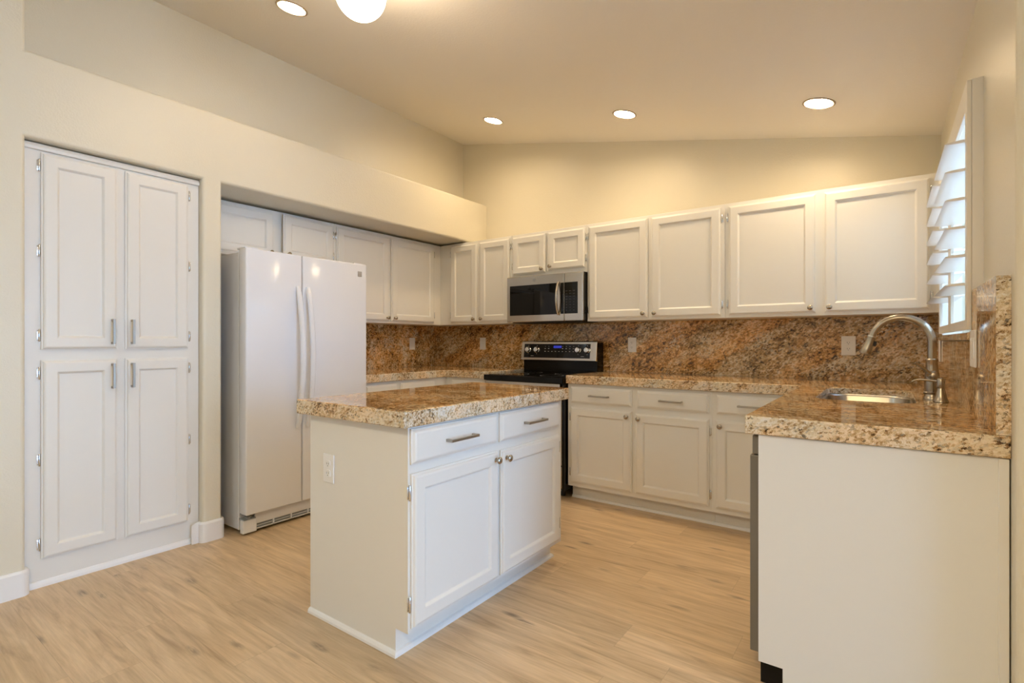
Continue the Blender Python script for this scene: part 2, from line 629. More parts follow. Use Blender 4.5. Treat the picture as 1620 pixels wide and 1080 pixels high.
def hinge(parent, left, w, z):
    """small wrap hinge on the face frame beside the door edge"""
    mb = MB()
    s = -1 if left else 1
    x = 0 if left else w
    a, c = sorted((x + s * 0.0015, x + s * 0.014))
    mb.box(a, c, -0.003, -0.0002, -0.024, 0.024, 0.001)
    mb.lathe([(0.002, -0.03), (0.0042, -0.027), (0.0042, 0.027), (0.002, 0.03)], (x + s * 0.0055, -0.0060, 0), 'z', 10)
    mb.lathe([(0.0022, 0.0), (0.0022, -0.0045)], (x + s * 0.011, 0, 0.013), 'y', 8)
    mb.lathe([(0.0022, 0.0), (0.0022, -0.0045)], (x + s * 0.011, 0, -0.013), 'y', 8)
    return mb.build('hinge', M['chrome'], parent, (0, 0, z), smooth=True)


def door(parent, x0, x1, z0, z1, face, hinge_left, kn=None, pl=None, hz=None, fw=0.057, rot=0.0):
    """door on a cabinet whose face frame front is at local y = face"""
    w, h = x1 - x0, z1 - z0
    o = panel_door('door', w, h, fw).build('door', M['cab'], parent, (x0, face - 0.0005, z0))
    if rot:
        # swing about the hinge side
        px = 0 if hinge_left else w
        o.rotation_euler = (0, 0, rot)
        off = Vector((px, 0, 0)) - Matrix.Rotation(rot, 3, 'Z') @ Vector((px, 0, 0))
        o.location = Vector(o.location) + off + Vector((0, -0.001, 0))
    if kn:
        kx = w - 0.030 if hinge_left else 0.030
        knob(o, kx, {'low': 0.032, 'high': h - 0.036}[kn])
    if pl:
        px = w - 0.026 if hinge_left else 0.026
        pull(o, px, pl[0] - z0, pl[1], True)
    for z in (hz if hz is not None else (0.075, h - 0.075)):
        hinge(o, hinge_left, w, z)
    return o


def drawer(parent, x0, x1, z0, z1, face, plen=0.15):
    o = drawer_front(x1 - x0, z1 - z0).build('drawer', M['cab'], parent, (x0, face - 0.0005, z0))
    if plen:
        pull(o, (x1 - x0) / 2, (z1 - z0) / 2, plen)
    return o


def base_carcass(parent, w, d, toe=0.072, zt=0.101, top=0.852, shoe=True, name='carcass'):
    mb = MB()
    mb.box(0, w, 0, d, zt, top)
    mb.box(0, w, toe, d, 0.0, zt + 0.002)
    o = mb.build(name, M['cab'], parent)
    if shoe:
        sh = MB()
        sh.rings([[(x, toe - 0.0005, 0), (x, toe - 0.014, 0), (x, toe - 0.013, 0.008), (x, toe - 0.008, 0.016), (x, toe - 0.0005, 0.019)] for x in (0, w)])
        sh.build('shoe_moulding', M['trim'], parent)
    return o


# ------------------------------------------------------------------ pantry
PY0 = 0.609
pf = XL - 0.049
t = thing('pantry_cabinet', 'tall white four-door pantry cabinet set into the left wall recess', 'cabinet', (pf, PY0, 0), PI / 2)
pw = 1.363 - PY0
mb = MB()
mb.box(0, pw, 0, 0.50, 0.0, 2.085)
mb.build('carcass', M['cab'], t)
mb = MB()
mb.rings([[(x, -0.0005, 2.064), (x, -0.013, 2.066), (x, -0.016, 2.078), (x, -0.010, 2.092), (x, -0.0005, 2.098), (x, 0.12, 2.098)] for x in (0.001, pw - 0.001)])
mb.build('top_moulding', M['cab'], t)
mb = MB()
mb.rings([[(x, -0.0005, 0), (x, -0.013, 0), (x, -0.012, 0.012), (x, -0.006, 0.026), (x, -0.0005, 0.030)] for x in (0.0, pw)])
mb.build('shoe_moulding', M['trim'], t)
L0, L1, R0, R1 = 0.669 - PY0, 0.970 - PY0, 1.003 - PY0, 1.306 - PY0
door(t, L0, L1, 1.121, 2.056, 0, True, pl=(1.212, 0.128), hz=(0.07, 0.47, 0.873))
door(t, R0, R1, 1.121, 2.056, 0, False, pl=(1.212, 0.128), hz=(0.07, 0.47, 0.873))
door(t, L0, L1, 0.131, 1.073, 0, True, pl=(0.985, 0.128), hz=(0.07, 0.47, 0.88))
door(t, R0, R1, 0.131, 1.073, 0, False, pl=(0.985, 0.128), hz=(0.07, 0.47, 0.88))

# ------------------------------------------------------------------ wall cabinets
ZUB, ZUT = 1.320, 2.087
XLU, YU = -3.515, 3.660


def wall_cabinet(label, loc, rz, w, d, z0, doors, group='white wall cabinets', z1=ZUT):
    t = thing('wall_cabinet', label, 'cabinet', loc, rz, group)
    MB().box(0, w, 0, d, z0, z1, 0.0015, 1).build('carcass', M['cab'], t)
    for dd in doors:
        door(t, *dd[:2], dd[2], dd[3], 0, dd[4], kn='low', **(dd[5] if len(dd) > 5 else {}))
    return t


yo = 1.490
wall_cabinet('short white wall cabinet above the refrigerator, one door slightly ajar', (XLU, yo, 0), PI / 2, 2.4645 - yo, 0.313, 1.735,
             [(1.530 - yo, 1.967 - yo, 1.752, 2.066, True), (2.019 - yo, 2.448 - yo, 1.752, 2.066, False, dict(rot=math.radians(4)))])
yo = 2.4655
wall_cabinet('two-door white wall cabinet on the left wall beside the refrigerator', (XLU, yo, 0), PI / 2, YB - 0.003 - yo, 0.313, ZUB,
             [(2.482 - yo, 3.013 - yo, 1.336, 2.066, True), (3.036 - yo, 3.566 - yo, 1.336, 2.066, False)])
xo = XLU + 0.0005
D = YB - 0.002 - YU
wall_cabinet('narrow two-door white wall cabinet in the corner, left of the microwave', (xo, YU, 0), 0, -2.6565 - xo, D, ZUB,
             [(-3.369 - xo, -3.043 - xo, 1.336, 2.066, True), (-3.012 - xo, -2.673 - xo, 1.336, 2.066, False)])
xo = -2.6555
wall_cabinet('short two-door white wall cabinet above the microwave', (xo, YU, 0), 0, -1.9165 - xo, D, 1.714,
             [(-2.639 - xo, -2.300 - xo, 1.737, 2.066, True), (-2.277 - xo, -1.933 - xo, 1.750, 2.066, False)])
xo = -1.9155
wall_cabinet('two-door white wall cabinet directly right of the microwave', (xo, YU, 0), 0, -0.8805 - xo, D, ZUB,
             [(-1.899 - xo, -1.416 - xo, 1.336, 2.066, True), (-1.390 - xo, -0.904 - xo, 1.336, 2.066, False)])
xo = -0.8795
wall_cabinet('two-door white wall cabinet beside the shuttered window, above the sink corner', (xo, YU, 0), 0, 0.262 - xo, D, ZUB,
             [(-0.856 - xo, -0.347 - xo, 1.336, 2.066, True), (-0.307 - xo, 0.196 - xo, 1.336, 2.066, False)])

# ------------------------------------------------------------------ base cabinets
CYF = 3.309
BF = CYF + 0.028      # face frame of the back run
TOP, CT = 0.914, 0.0615
CB = TOP - CT
xo = -1.906
t = thing('base_cabinet', 'white base cabinet right of the range, two drawers over two doors', 'cabinet', (xo, BF, 0), 0, 'white base cabinets')
base_carcass(t, -0.8785 - xo, YB - 0.004 - BF)
for a, c in ((-1.879, -1.404), (-1.366, -0.895)):
    drawer(t, a - xo, c - xo, 0.712, 0.833, 0, 0.148)
door(t, -1.879 - xo, -1.404 - xo, 0.131, 0.684, 0, True, kn='high')
door(t, -1.380 - xo, -0.895 - xo, 0.131, 0.676, 0, False, kn='high')
xo = -0.8775
t = thing('base_cabinet', 'white base cabinet in the right corner, partly behind the dishwasher', 'cabinet', (xo, BF, 0), 0, 'white base cabinets')
base_carcass(t, 0.26 - xo, YB - 0.004 - BF)
drawer(t, -0.852 - xo, -0.445 - xo, 0.712, 0.833, 0, 0.148)
door(t, -0.856 - xo, -0.445 - xo, 0.131, 0.676, 0, False, kn='high')
# left run and its corner
LF = -3.132
yo = 2.437
t = thing('base_cabinet', 'white base cabinet right of the refrigerator under the left counter', 'cabinet', (LF, yo, 0), PI / 2, 'white base cabinets')
base_carcass(t, YB - 0.004 - yo, 0.69)
for a, c in ((2.455, 2.762), (2.800, 3.180)):
    drawer(t, a - yo, c - yo, 0.712, 0.833, 0, 0.128)
    door(t, a - yo, c - yo, 0.131, 0.684, 0, a < 2.6, kn='high')
xo = LF + 0.001
t = thing('base_cabinet', 'narrow white base cabinet between the left corner and the range', 'cabinet', (xo, BF, 0), 0, 'white base cabinets')
base_carcass(t, -2.672 - xo, YB - 0.004 - BF)
drawer(t, -3.060 - xo, -2.700 - xo, 0.712, 0.833, 0, 0.128)
door(t, -3.060 - xo, -2.700 - xo, 0.131, 0.684, 0, True, kn='high')

# sink run: sink base cabinet, dishwasher bay and the white end panel
PX0, PPY = -0.344, 1.869
t = thing('sink_cabinet', 'white sink base cabinet with large plain end panel under the sink counter', 'cabinet', (PX0, BF - 0.002, 0), -PI / 2)
# local x runs toward the camera (-y), local y runs to +x
lw = BF - 0.002 - PPY
mb = MB()
mb.box(0, lw - 0.65, 0, 0.604, 0.101, CB - 0.2)
mb.box(0, 0.02, 0, 0.604, CB - 0.2, CB - 0.002)
mb.box(0, lw - 0.65, 0, 0.02, CB - 0.2, CB - 0.002)
mb.box(0, lw - 0.65, 0.072, 0.604, 0.0, 0.102)
mb.box(lw - 0.66, lw, 0.585, 0.604, 0.0, CB - 0.002)
mb.build('carcass', M['cab'], t)
mb = MB()
mb.prism([(0.072, 0.0), (0.604, 0.0), (0.604, CB - 0.001), (0.0, CB - 0.001), (0.0, 0.101), (0.072, 0.101)], lw - 0.019, lw, axis='x')
mb.build('end_panel', M['cab'], t)
MB().box(lw - 0.002, lw + 0.006, 0.585, 0.606, 0.0, CB - 0.001, 0.002).build('scribe_moulding', M['cab'], t)
for a, c, hl in ((0.06, 0.42, True), (0.43, 0.79, False)):
    door(t, a, c, 0.131, 0.684, 0, hl, kn='high')
    drawer(t, a, c, 0.712, 0.833, 0, 0)

dy1 = PPY + 0.0225
t = thing('dishwasher', 'grey stainless dishwasher seen edge-on at the end of the sink counter', 'dishwasher', (PX0 + 0.002, dy1 + 0.6, 0), -PI / 2)
MB().box(0.004, 0.596, 0.0, 0.56, 0.02, CB - 0.004).build('tub', M['black'], t)
MB().box(0.0, 0.597, -0.033, -0.001, 0.115, CB - 0.075, 0.003).build('door', M['steel_dark'], t)
MB().box(0.0, 0.597, -0.026, -0.001, CB - 0.072, CB - 0.008, 0.004).build('control_panel', M['steel_dark'], t)
MB().box(0.02, 0.58, 0.02, 0.03, 0.004, 0.1).build('kick_plate', M['black'], t)

# ------------------------------------------------------------------ island
IX0, IX1, IY0, IY1 = -2.0102, -1.4023, 1.2922, 2.376
t = thing('island_cabinet', 'white kitchen island cabinet with two drawers and two doors', 'cabinet', (IX1, IY0, 0), PI / 2)
iw, idp = IY1 - IY0, IX1 - IX0
mb = MB()
mb.box(0.018, iw - 0.018, 0, idp, 0.101, CB)
mb.box(0.018, iw - 0.018, 0.066, idp, 0.0, 0.102)
mb.build('carcass', M['cab'], t)
for a in (0.0, iw - 0.0178):
    mb = MB()
    mb.prism([(0.066, 0.0), (idp, 0.0), (idp, CB - 0.0005), (0.0, CB - 0.0005), (0.0, 0.101), (0.066, 0.101)], a, a + 0.0178, axis='x')
    mb.build('end_panel', M['cab'], t)
sh = MB()
prof = ((0.0005, 0), (0.014, 0), (0.013, 0.009), (0.008, 0.017), (0.0005, 0.020))
path = [((0.0, idp), (-1, 0)), ((0.0, 0.066), (-1, -1)), ((iw, 0.066), (1, -1)), ((iw, idp), (1, 0))]
sh.rings([[(p[0] + d[0] * o, p[1] + d[1] * o, z) for o, z in prof] for p, d in path])
sh.build('shoe_moulding', M['trim'], t)
e = IY0
for a, c in ((1.299, 1.806), (1.829, 2.338)):
    drawer(t, a - e, c - e, 0.713, 0.843, 0, 0.165)
door(t, 1.301 - e, 1.815 - e, 0.118, 0.680, 0, True, kn='high', hz=(0.09, 0.495))
door(t, 1.834 - e, 2.343 - e, 0.118, 0.676, 0, False, kn='high', hz=(0.09, 0.49))

mb = MB()
mb.box(-2.0473, -1.3735, 1.248, 2.4156, CB + 0.0008, TOP)
tag(mb.build('island_countertop', M['gran_top'], bev=0.006, seg=3, sides=M['gran_edge']), 'thick polished brown granite top on the white kitchen island', 'countertop')

# ------------------------------------------------------------------ countertops and backsplashes
RX0, RX1 = -2.665, -1.9145
BS = 0.02
mb = MB()
mb.prism([(XBK + 0.002, 2.437), (-3.102, 2.437), (-3.102, CYF), (RX0 - 0.004, CYF), (RX0 - 0.004, YB - 0.003), (XBK + 0.002, YB - 0.003)], CB + 0.0008, TOP)
tag(mb.build('left_countertop', M['gran_top'], bev=0.005, seg=3, sides=M['gran_edge']), 'brown granite corner countertop between the refrigerator and the range', 'countertop')
SX0, SX1, SY0, SY1 = -0.255, 0.100, 2.585, 3.275
mb = MB()
mb.prism([(-0.3834, 1.855), (XR - 0.0004, 1.855), (XR - 0.0004, YB - 0.003), (RX1 + 0.003, YB - 0.003), (RX1 + 0.003, CYF), (-0.3834, CYF)], CB + 0.0008, TOP,
         [rrect(SX0, SX1, SY0, SY1, 0.085)])
tag(mb.build('sink_countertop', M['gran_top'], bev=0.005, seg=3, sides=M['gran_edge']), 'L-shaped brown granite countertop holding the sink', 'countertop')

b0 = TOP + 0.0006
tag(box_of(XBK + 0.0015, XBK + BS, 2.437, YB - 0.0235, b0, ZUB - 0.001).build('left_backsplash', M['gran_back']), 'dark brown granite backsplash right of the refrigerator', 'backsplash', 'granite backsplash slabs')
tag(box_of(XBK + 0.002, XR - 0.0305, YB - 0.023, YB - 0.002, b0, ZUB - 0.001).build('back_backsplash', M['gran_back']), 'long streaked brown granite backsplash behind the range', 'backsplash', 'granite backsplash slabs')
mb = MB()
GX = XR - 0.030
mb.box(GX, XR - 0.0004, 1.857, WY0 - 0.003, b0, 1.335)
mb.box(GX, XR - 0.0004, WY0 - 0.003, WY1 + 0.002, b0, 1.163)
mb.box(GX, XR - 0.0004, WY1 + 0.002, YU - 0.001, b0, 1.335)
mb.box(GX, XR - 0.0004, YU - 0.001, YB - 0.003, b0, ZUB - 0.001)
tag(mb.build('window_backsplash', M['gran_back'], sides=M['gran_edge'], side_axis=1), 'polished granite backsplash under the shuttered window, beside the faucet', 'backsplash', 'granite backsplash slabs')
tag(box_of(GX - 0.012, XR + 0.135, WY0, WY1, 1.1655, 1.193).build('window_sill', M['gran_edge'], bev=0.004), 'narrow granite window sill below the white shutters', 'window sill')

# ------------------------------------------------------------------ sink
t = thing('kitchen_sink', 'undermount stainless steel sink bowl in the granite counter', 'sink', ((SX0 + SX1) / 2, (SY0 + SY1) / 2, 0.66))
mx_, my_ = (SX0 + SX1) / 2, (SY0 + SY1) / 2
hw, hd = (SX1 - SX0) / 2 - 0.0025, (SY1 - SY0) / 2 - 0.0025
mb = MB()
zt_ = TOP - 0.030 - 0.66
rings_ = []
for inset, z, r in ((0.0, zt_, 0.083), (0.004, zt_ - 0.012, 0.085), (0.010, 0.04, 0.08), (0.025, 0.015, 0.07), (0.06, 0.006, 0.05), (0.13, 0.004, 0.02)):
    rings_.append([(x, y, z) for x, y in rrect(-hw + inset, hw - inset, -hd + inset, hd - inset, r)])
mb.rings(rings_, cap0=False)
o = mb.build('bowl', M['sink'], t, smooth=True)
md = o.modifiers.new('thickness', 'SOLIDIFY')
md.thickness, md.offset = 0.0012, -1
MB().lathe([(0.045, 0.0045), (0.045, 0.0075), (0.036, 0.009), (0.030, 0.006), (0.006, 0.006)], (0.02, 0.05, 0), 'z', 20).build('drain', M['chrome'], t, smooth=True)

# ------------------------------------------------------------------ faucet
FX, FY = 0.157, 2.83
t = thing('kitchen_faucet', 'brushed nickel gooseneck faucet beside the sink', 'faucet', (FX, FY, TOP + 0.0005))
MB().lathe([(0.031, 0), (0.031, 0.006), (0.028, 0.010), (0.0265, 0.022), (0.029, 0.026), (0.029, 0.030), (0.0255, 0.034), (0.0265, 0.06), (0.0265, 0.085), (0.024, 0.11), (0.0215, 0.135), (0.0205, 0.160), (0.0225, 0.164), (0.0225, 0.170), (0.018, 0.174)], n=28).build('body', M['nickel'], t, smooth=True)
R = 0.106
zc_ = 0.245
pts = [(0, 0, 0.165), (0, 0, 0.20), (0, 0, zc_)]
for i in range(1, 15):
    a = PI * 0.93 * i / 14
    pts.append((-R + R * math.cos(a), 0, zc_ + R * math.sin(a)))
rr = [0.0165] * 3 + [0.0160 - 0.0025 * i / 14 for i in range(14)]
MB().tube(pts, rr, 18).build('spout', M['nickel'], t, smooth=True)
pe, pd = Vector(pts[-1]), (Vector(pts[-1]) - Vector(pts[-2])).normalized()
mb = MB()
mb.tube([pe - pd * 0.002, pe + pd * 0.004, pe + pd * 0.0045, pe + pd * 0.012, pe + pd * 0.018, pe + pd * 0.055, pe + pd * 0.078, pe + pd * 0.082],
        [0.0145, 0.0145, 0.0165, 0.0165, 0.0160, 0.0205, 0.0245, 0.0225], 20)
MB().tube([pe - pd * 0.006, pe - pd * 0.005, pe + pd * 0.0025, pe + pd * 0.0035], [0.0140, 0.0172, 0.0172, 0.0150], 20).build('joint_ring', M['chrome'], t, smooth=True)
sp = mb.build('spray_head', M['nickel'], t, smooth=True)
MB().tube([pe + pd * 0.022 + Vector((0.0205, 0, 0.0)), pe + pd * 0.045 + Vector((0.0225, 0, 0))], 0.006, 10).build('spray_button', M['dark'], sp, smooth=True)
mb = MB()
mb.tube([(0, -0.012, 0.105), (0.006, -0.034, 0.103), (0.007, -0.041, 0.103)], [0.020, 0.019, 0.012], 18)
mb.tube([(0.0, -0.034, 0.105), (-0.02, -0.040, 0.124), (-0.045, -0.046, 0.146), (-0.058, -0.049, 0.157)], [0.0075, 0.0062, 0.0058, 0.0068], 12)
mb.build('lever_handle', M['nickel'], t, smooth=True)

t = thing('soap_dispenser', 'small brushed nickel soap dispenser in front of the faucet', 'soap dispenser', (0.180, 2.732, TOP + 0.0005))
MB().lathe([(0.026, 0), (0.026, 0.004), (0.0225, 0.010), (0.0185, 0.026), (0.0145, 0.045), (0.0120, 0.056)], n=24).build('base', M['nickel'], t, smooth=True)
MB().lathe([(0.0135, 0.056), (0.0145, 0.060), (0.0145, 0.090), (0.012, 0.096), (0.006, 0.099)], n=20).build('pump_head', M['nickel'], t, smooth=True)
MB().tube([(-0.010, 0, 0.084), (-0.040, 0, 0.087), (-0.066, 0, 0.089), (-0.084, 0, 0.085), (-0.094, 0, 0.078)], [0.0055, 0.0048, 0.0045, 0.0043, 0.004], 12).build('nozzle', M['nickel'], t, smooth=True)

# ------------------------------------------------------------------ refrigerator
FY0, FY1 = 1.546, 2.420
t = thing('refrigerator', 'white side-by-side refrigerator in the left wall alcove', 'refrigerator', (-3.06, FY0, 0), PI / 2)
fw_ = FY1 - FY0
# local: x along +Y, y into the alcove
MB().box(0.004, fw_ - 0.004, 0.098, 0.735, 0.025, 1.700, 0.004).build('body', M['fridge'], t)
MB().box(0.012, fw_ - 0.012, 0.088, 0.100, 0.12, 1.695).build('door_seal', M['seal'], t)
sp_ = 1.910 - FY0
for nm, a, c, lab in (('door', 0.0, sp_ - 0.0035, None), ('door', sp_ + 0.0035, fw_, None)):
    d = MB().box(a, c, 0.0, 0.086, 0.128, 1.717, 0.009, 4).build(nm, M['fridge'], t, smooth=True)
    hx = sp_ - 0.033 if a == 0 else sp_ + 0.036
    pts, n = [], 22
    for i in range(n + 1):
        k = i / n
        z = 1.515 - (1.515 - 0.605) * k
        pts.append((-0.004 - 0.060 * (math.sin(PI * k) ** 0.75), z))
    rr = []
    for i, (y, z) in enumerate(pts):
        e = min(i, n - i)
        w2 = 0.016 if e > 0 else 0.013
        th_ = 0.0095
        rr.append([(hx - w2, y + th_, z), (hx - w2, y - th_ * 0.3, z), (hx - w2 * 0.6, y - th_, z), (hx + w2 * 0.6, y - th_, z), (hx + w2, y - th_ * 0.3, z), (hx + w2, y + th_, z)])
    mbh = MB()
    mbh.rings(rr)
    mbh.build('handle', M['fridge'], d, smooth=True)
    MB().box(*((0.01, 0.09) if a == 0 else (fw_ - 0.09, fw_ - 0.01)), 0.03, 0.13, 1.7172, 1.727, 0.003).build('hinge_cover', M['fridge'], d)
    if a:
        bd = MB().box(2.341 - FY0, 2.376 - FY0, -0.0015, -0.0001, 1.626, 1.663, 0.0004).build('badge', M['badge'], d)
        for i in range(4):
            MB().box(2.344 - FY0, 2.373 - FY0, -0.0019, -0.0014, 1.631 + i * 0.008, 1.6345 + i * 0.008).build('badge_stripe', M['legend'], bd)
gr = MB()
gr.box(0.0, 0.085, 0.035, 0.075, 0.012, 0.092, 0.006)
gr.box(fw_ - 0.085, fw_, 0.035, 0.075, 0.012, 0.092, 0.006)
gr.box(0.080, fw_ - 0.080, 0.052, 0.066, 0.050, 0.120, 0.004)
gr.box(0.080, fw_ - 0.080, 0.053, 0.060, 0.036, 0.0385)
gr.box(0.080, fw_ - 0.080, 0.050, 0.062, 0.0195, 0.024)
for i in range(7):
    x = 0.08 + (fw_ - 0.16) * i / 6
    gr.box(x - 0.003, x + 0.003, 0.050, 0.062, 0.020, 0.060)
gr.build('base_grille', M['fridge'], t)
MB().box(0.082, fw_ - 0.082, 0.064, 0.096, 0.012, 0.060).build('grille_recess', M['seal'], t)
mb = MB()
mb.lathe([(0.014, 0.092), (0.014, 0.107), (0.02, 0.107), (0.02, 0.113), (0.01, 0.113), (0.01, 0.126)], (0.035, 0.045, 0), 'z', 16)
mb.box(0.006, 0.075, 0.03, 0.095, 0.093, 0.098)
mb.build('hinge_pin', M['seal'], t)
for x in (0.06, fw_ - 0.06):
    MB().lathe([(0.022, 0.0005), (0.022, 0.02), (0.012, 0.03)], (x, 0.62, 0), 'z', 12).build('foot', M['dark'], t)
    MB().lathe([(0.022, 0.0005), (0.022, 0.02), (0.012, 0.03)], (x, 0.14, 0), 'z', 12).build('foot', M['dark'], t)

# ------------------------------------------------------------------ range
rx0, rx1 = RX0 + 0.002, RX1 - 0.002
rw = rx1 - rx0
RFY = 3.295
t = thing('range', 'black and stainless electric range with glass cooktop', 'range', (rx0, RFY, 0), 0)
RT = 0.893
MB().box(0.0, rw, 0.0305, YB - 0.025 - RFY - 0.001, 0.06, RT - 0.035, 0.002).box(0.0, 0.0175, 0.002, 0.031, 0.06, RT - 0.048).box(rw - 0.0175, rw, 0.002, 0.031, 0.06, RT - 0.048).build('body', M['black'], t)
ck = MB().box(-0.0005, rw + 0.0005, -0.018, 0.535, RT - 0.045, RT, 0.006, 3).build('cooktop', M['black'], t)
MB().box(0.02, rw - 0.02, 0.03, 0.515, RT - 0.0005, RT + 0.0025, 0.001).build('glass_surface', M['glass_black'], ck)
for x, y, r in ((0.2, 0.15, 0.11), (0.55, 0.15, 0.09), (0.2, 0.40, 0.085), (0.55, 0.40, 0.105)):
    mb = MB()
    n = 40
    mb.rings([[(x + q * math.cos(2 * PI * i / n), y + q * math.sin(2 * PI * i / n), RT + 0.0028) for i in range(n)] for q in (r, r + 0.003)], cap0=False, cap1=False)
    mb.build('burner_ring', M['seal'], ck)
MB().box(0.004, rw - 0.036, 0.0, 0.030, RT - 0.072, RT - 0.047, 0.002).build('front_trim', M['steel'], t)
od = MB().box(0.018, rw - 0.018, -0.006, 0.029, 0.245, RT - 0.076, 0.004).build('oven_door', M['steel'], t)
MB().box(0.10, rw - 0.10, -0.008, -0.004, 0.36, 0.66, 0.001).build('window', M['glass_black'], od)
mb = MB()
mb.tube([(0.06, -0.045, 0.765), (rw - 0.06, -0.045, 0.765)], 0.011, 14)
mb.box(0.075, 0.095, -0.045, -0.004, 0.757, 0.773)
mb.box(rw - 0.095, rw - 0.075, -0.045, -0.004, 0.757, 0.773)
mb.build('handle', M['steel'], od, smooth=True)
MB().box(0.018, rw - 0.018, -0.004, 0.029, 0.075, 0.238, 0.004).build('storage_drawer', M['steel'], t)
for x in (0.06, rw - 0.06):
    for y in (0.09, 0.55):
        MB().lathe([(0.018, 0.0005), (0.018, 0.02), (0.010, 0.061)], (x, y, 0), 'z', 10).build('foot', M['dark'], t)
# backguard: black riser and stainless framed control panel
by = 3.820 - RFY
back = YB - 0.0245 - RFY
MB().box(0.012, rw - 0.003, by + 0.018, back, RT - 0.03, 1.150, 0.003).build('backguard', M['black'], t)
cp = MB()
cp.rings([[(x, by + 0.016, 0.996), (x, by - 0.012, 1.000), (x, by - 0.010, 1.010), (x, by + 0.012, 1.158), (x, by + 0.020, 1.164), (x, back - 0.012, 1.164), (x, back - 0.012, 1.151), (x, by + 0.016, 1.151)] for x in (0.0, rw)])
cp = cp.build('control_panel', M['steel'], t, bev=0.002)


def onpanel(x, z, off=0.0):
    k = (z - 1.010) / 0.148
    return (x, by - 0.010 + 0.022 * k - off, z)


tilt = math.atan2(0.022, 0.148)
mb = MB()
a0, a1 = 0.030, rw - 0.058
mb.rings([[onpanel(a0, 1.020, -0.002), onpanel(a1, 1.020, -0.002), onpanel(a1, 1.140, -0.002), onpanel(a0, 1.140, -0.002)],
          [onpanel(a0, 1.020, 0.0015), onpanel(a1, 1.020, 0.0015), onpanel(a1, 1.140, 0.0015), onpanel(a0, 1.140, 0.0015)]])
fp = mb.build('fascia', M['glass_black'], cp)
for x in (0.075, 0.165, 0.578, 0.662):
    k = MB()
    k.lathe([(0.027, 0.0), (0.027, -0.004), (0.023, -0.006), (0.022, -0.022), (0.019, -0.025), (0.004, -0.0255)], axis='y', n=24)
    k.box(-0.005, 0.005, -0.031, -0.020, -0.021, 0.021, 0.002)
    k.build('knob', M['chrome'], t, onpanel(x, 1.088, 0.002), (-tilt, 0, 0), smooth=True)
mb = MB()
mb.rings([[onpanel(0.335, 1.105, o), onpanel(0.415, 1.105, o), onpanel(0.415, 1.125, o), onpanel(0.335, 1.125, o)] for o in (0.0016, 0.0022)])
mb.build('display', M['display'], fp)
mk = MB()


def mark(x0, x1, z0, z1):
    mk.rings([[onpanel(x0, z0, o), onpanel(x1, z0, o), onpanel(x1, z1, o), onpanel(x0, z1, o)] for o in (0.0016, 0.0020)])


for i in range(9):
    x = 0.245 + i * 0.035
    mark(x, x + 0.012, 1.074, 1.078)
    if not 0.30 < x < 0.42:
        mark(x, x + 0.012, 1.098, 1.102)
        mark(x + 0.004, x + 0.010, 1.118, 1.121)
for x in (0.075, 0.165, 0.578, 0.662):
    mark(x - 0.002, x + 0.002, 1.050, 1.056)
    mark(x - 0.002, x + 0.002, 1.122, 1.127)
mark(0.105, 0.135, 1.034, 1.037)
mark(0.605, 0.635, 1.034, 1.037)
mk.build('control_markings', M['legend'], fp)

# ------------------------------------------------------------------ microwave
mx0, mx1, my = -2.654, -1.918, 3.585
mw = mx1 - mx0
z0, z1 = 1.325, 1.7115
t = thing('microwave', 'stainless over-the-range microwave hung under a short wall cabinet', 'microwave', (mx0, my, z0), 0)
H_ = z1 - z0
MB().box(0.002, mw - 0.002, 0.031, YB - 0.024 - my, 0.006, H_, 0.002).build('body', M['black'], t)
MB().box(0.03, mw - 0.03, 0.045, 0.33, -0.006, 0.0065, 0.002).build('underside_vent', M['dark'], t)
sx_ = -2.084 - mx0
d = MB().box(0, sx_ - 0.001, 0, 0.030, 0.0, H_ - 0.001, 0.006, 3).build('door', M['steel'], t)
wx0, wx1, wz0, wz1 = -2.621 - mx0, -2.153 - mx0, 0.056, 0.309
MB().box(wx0, wx1, -0.0015, 0.002, wz0, wz1, 0.001).build('window', M['glass_black'], d)
mb = MB()
mb.lathe([(0.014, 0.0004), (0.014, -0.0016), (0.012, -0.002)], ((wx0 + wx1) / 2 + 0.015, 0, 0.346), 'y', 24)
em = mb.build('emblem', M['seal'], d)
mb = MB()
n = 24
mb.rings([[((wx0 + wx1) / 2 + 0.015 + q * math.cos(2 * PI * i / n), -0.0021, 0.346 + q * math.sin(2 * PI * i / n)) for i in range(n)] for q in (0.0095, 0.0108)], cap0=False, cap1=False)
mb.tube([((wx0 + wx1) / 2 + 0.015 + a, -0.0022, 0.346 + c) for a, c in ((-0.005, 0.004), (-0.006, -0.002), (-0.001, -0.004), (0.000, 0.002), (0.002, 0.005), (0.002, -0.004), (0.006, -0.002), (0.004, 0.003))], 0.0006, 6)
mb.build('emblem_script', M['steel'], em)
hx = -2.136 - mx0
pts, rr = [], []
for i in range(15):
    k = i / 14
    pts.append((hx, -0.006 - 0.034 * math.sin(PI * k) ** 0.8, 0.052 + 0.262 * k))
    rr.append(0.0095)
mb = MB()
mb.tube(pts, rr, 14)
mb.build('handle', M['steel'], d, smooth=True)
c = MB().box(sx_ + 0.001, mw, 0, 0.030, 0.0, H_ - 0.001, 0.006, 3).build('control_panel', M['steel'], t)
MB().box(-2.119 - mx0, sx_ - 0.004, -0.0015, 0.002, wz0 + 0.002, wz1 - 0.001, 0.001).build('handle_recess', M['glass_black'], d)
kp = MB().box(sx_ + 0.003, -1.962 - mx0, -0.0015, 0.002, wz0 + 0.002, wz1 - 0.001, 0.001).build('keypad', M['glass_black'], c)
mk = MB()
for r in range(8):
    for q in range(3):
        x, z = sx_ + 0.022 + q * 0.033, 0.085 + r * 0.022
        wd = 0.004 if r < 4 else 0.010
        mk.box(x - wd, x + wd, -0.0020, -0.0014, z - 0.0022, z + 0.0022)
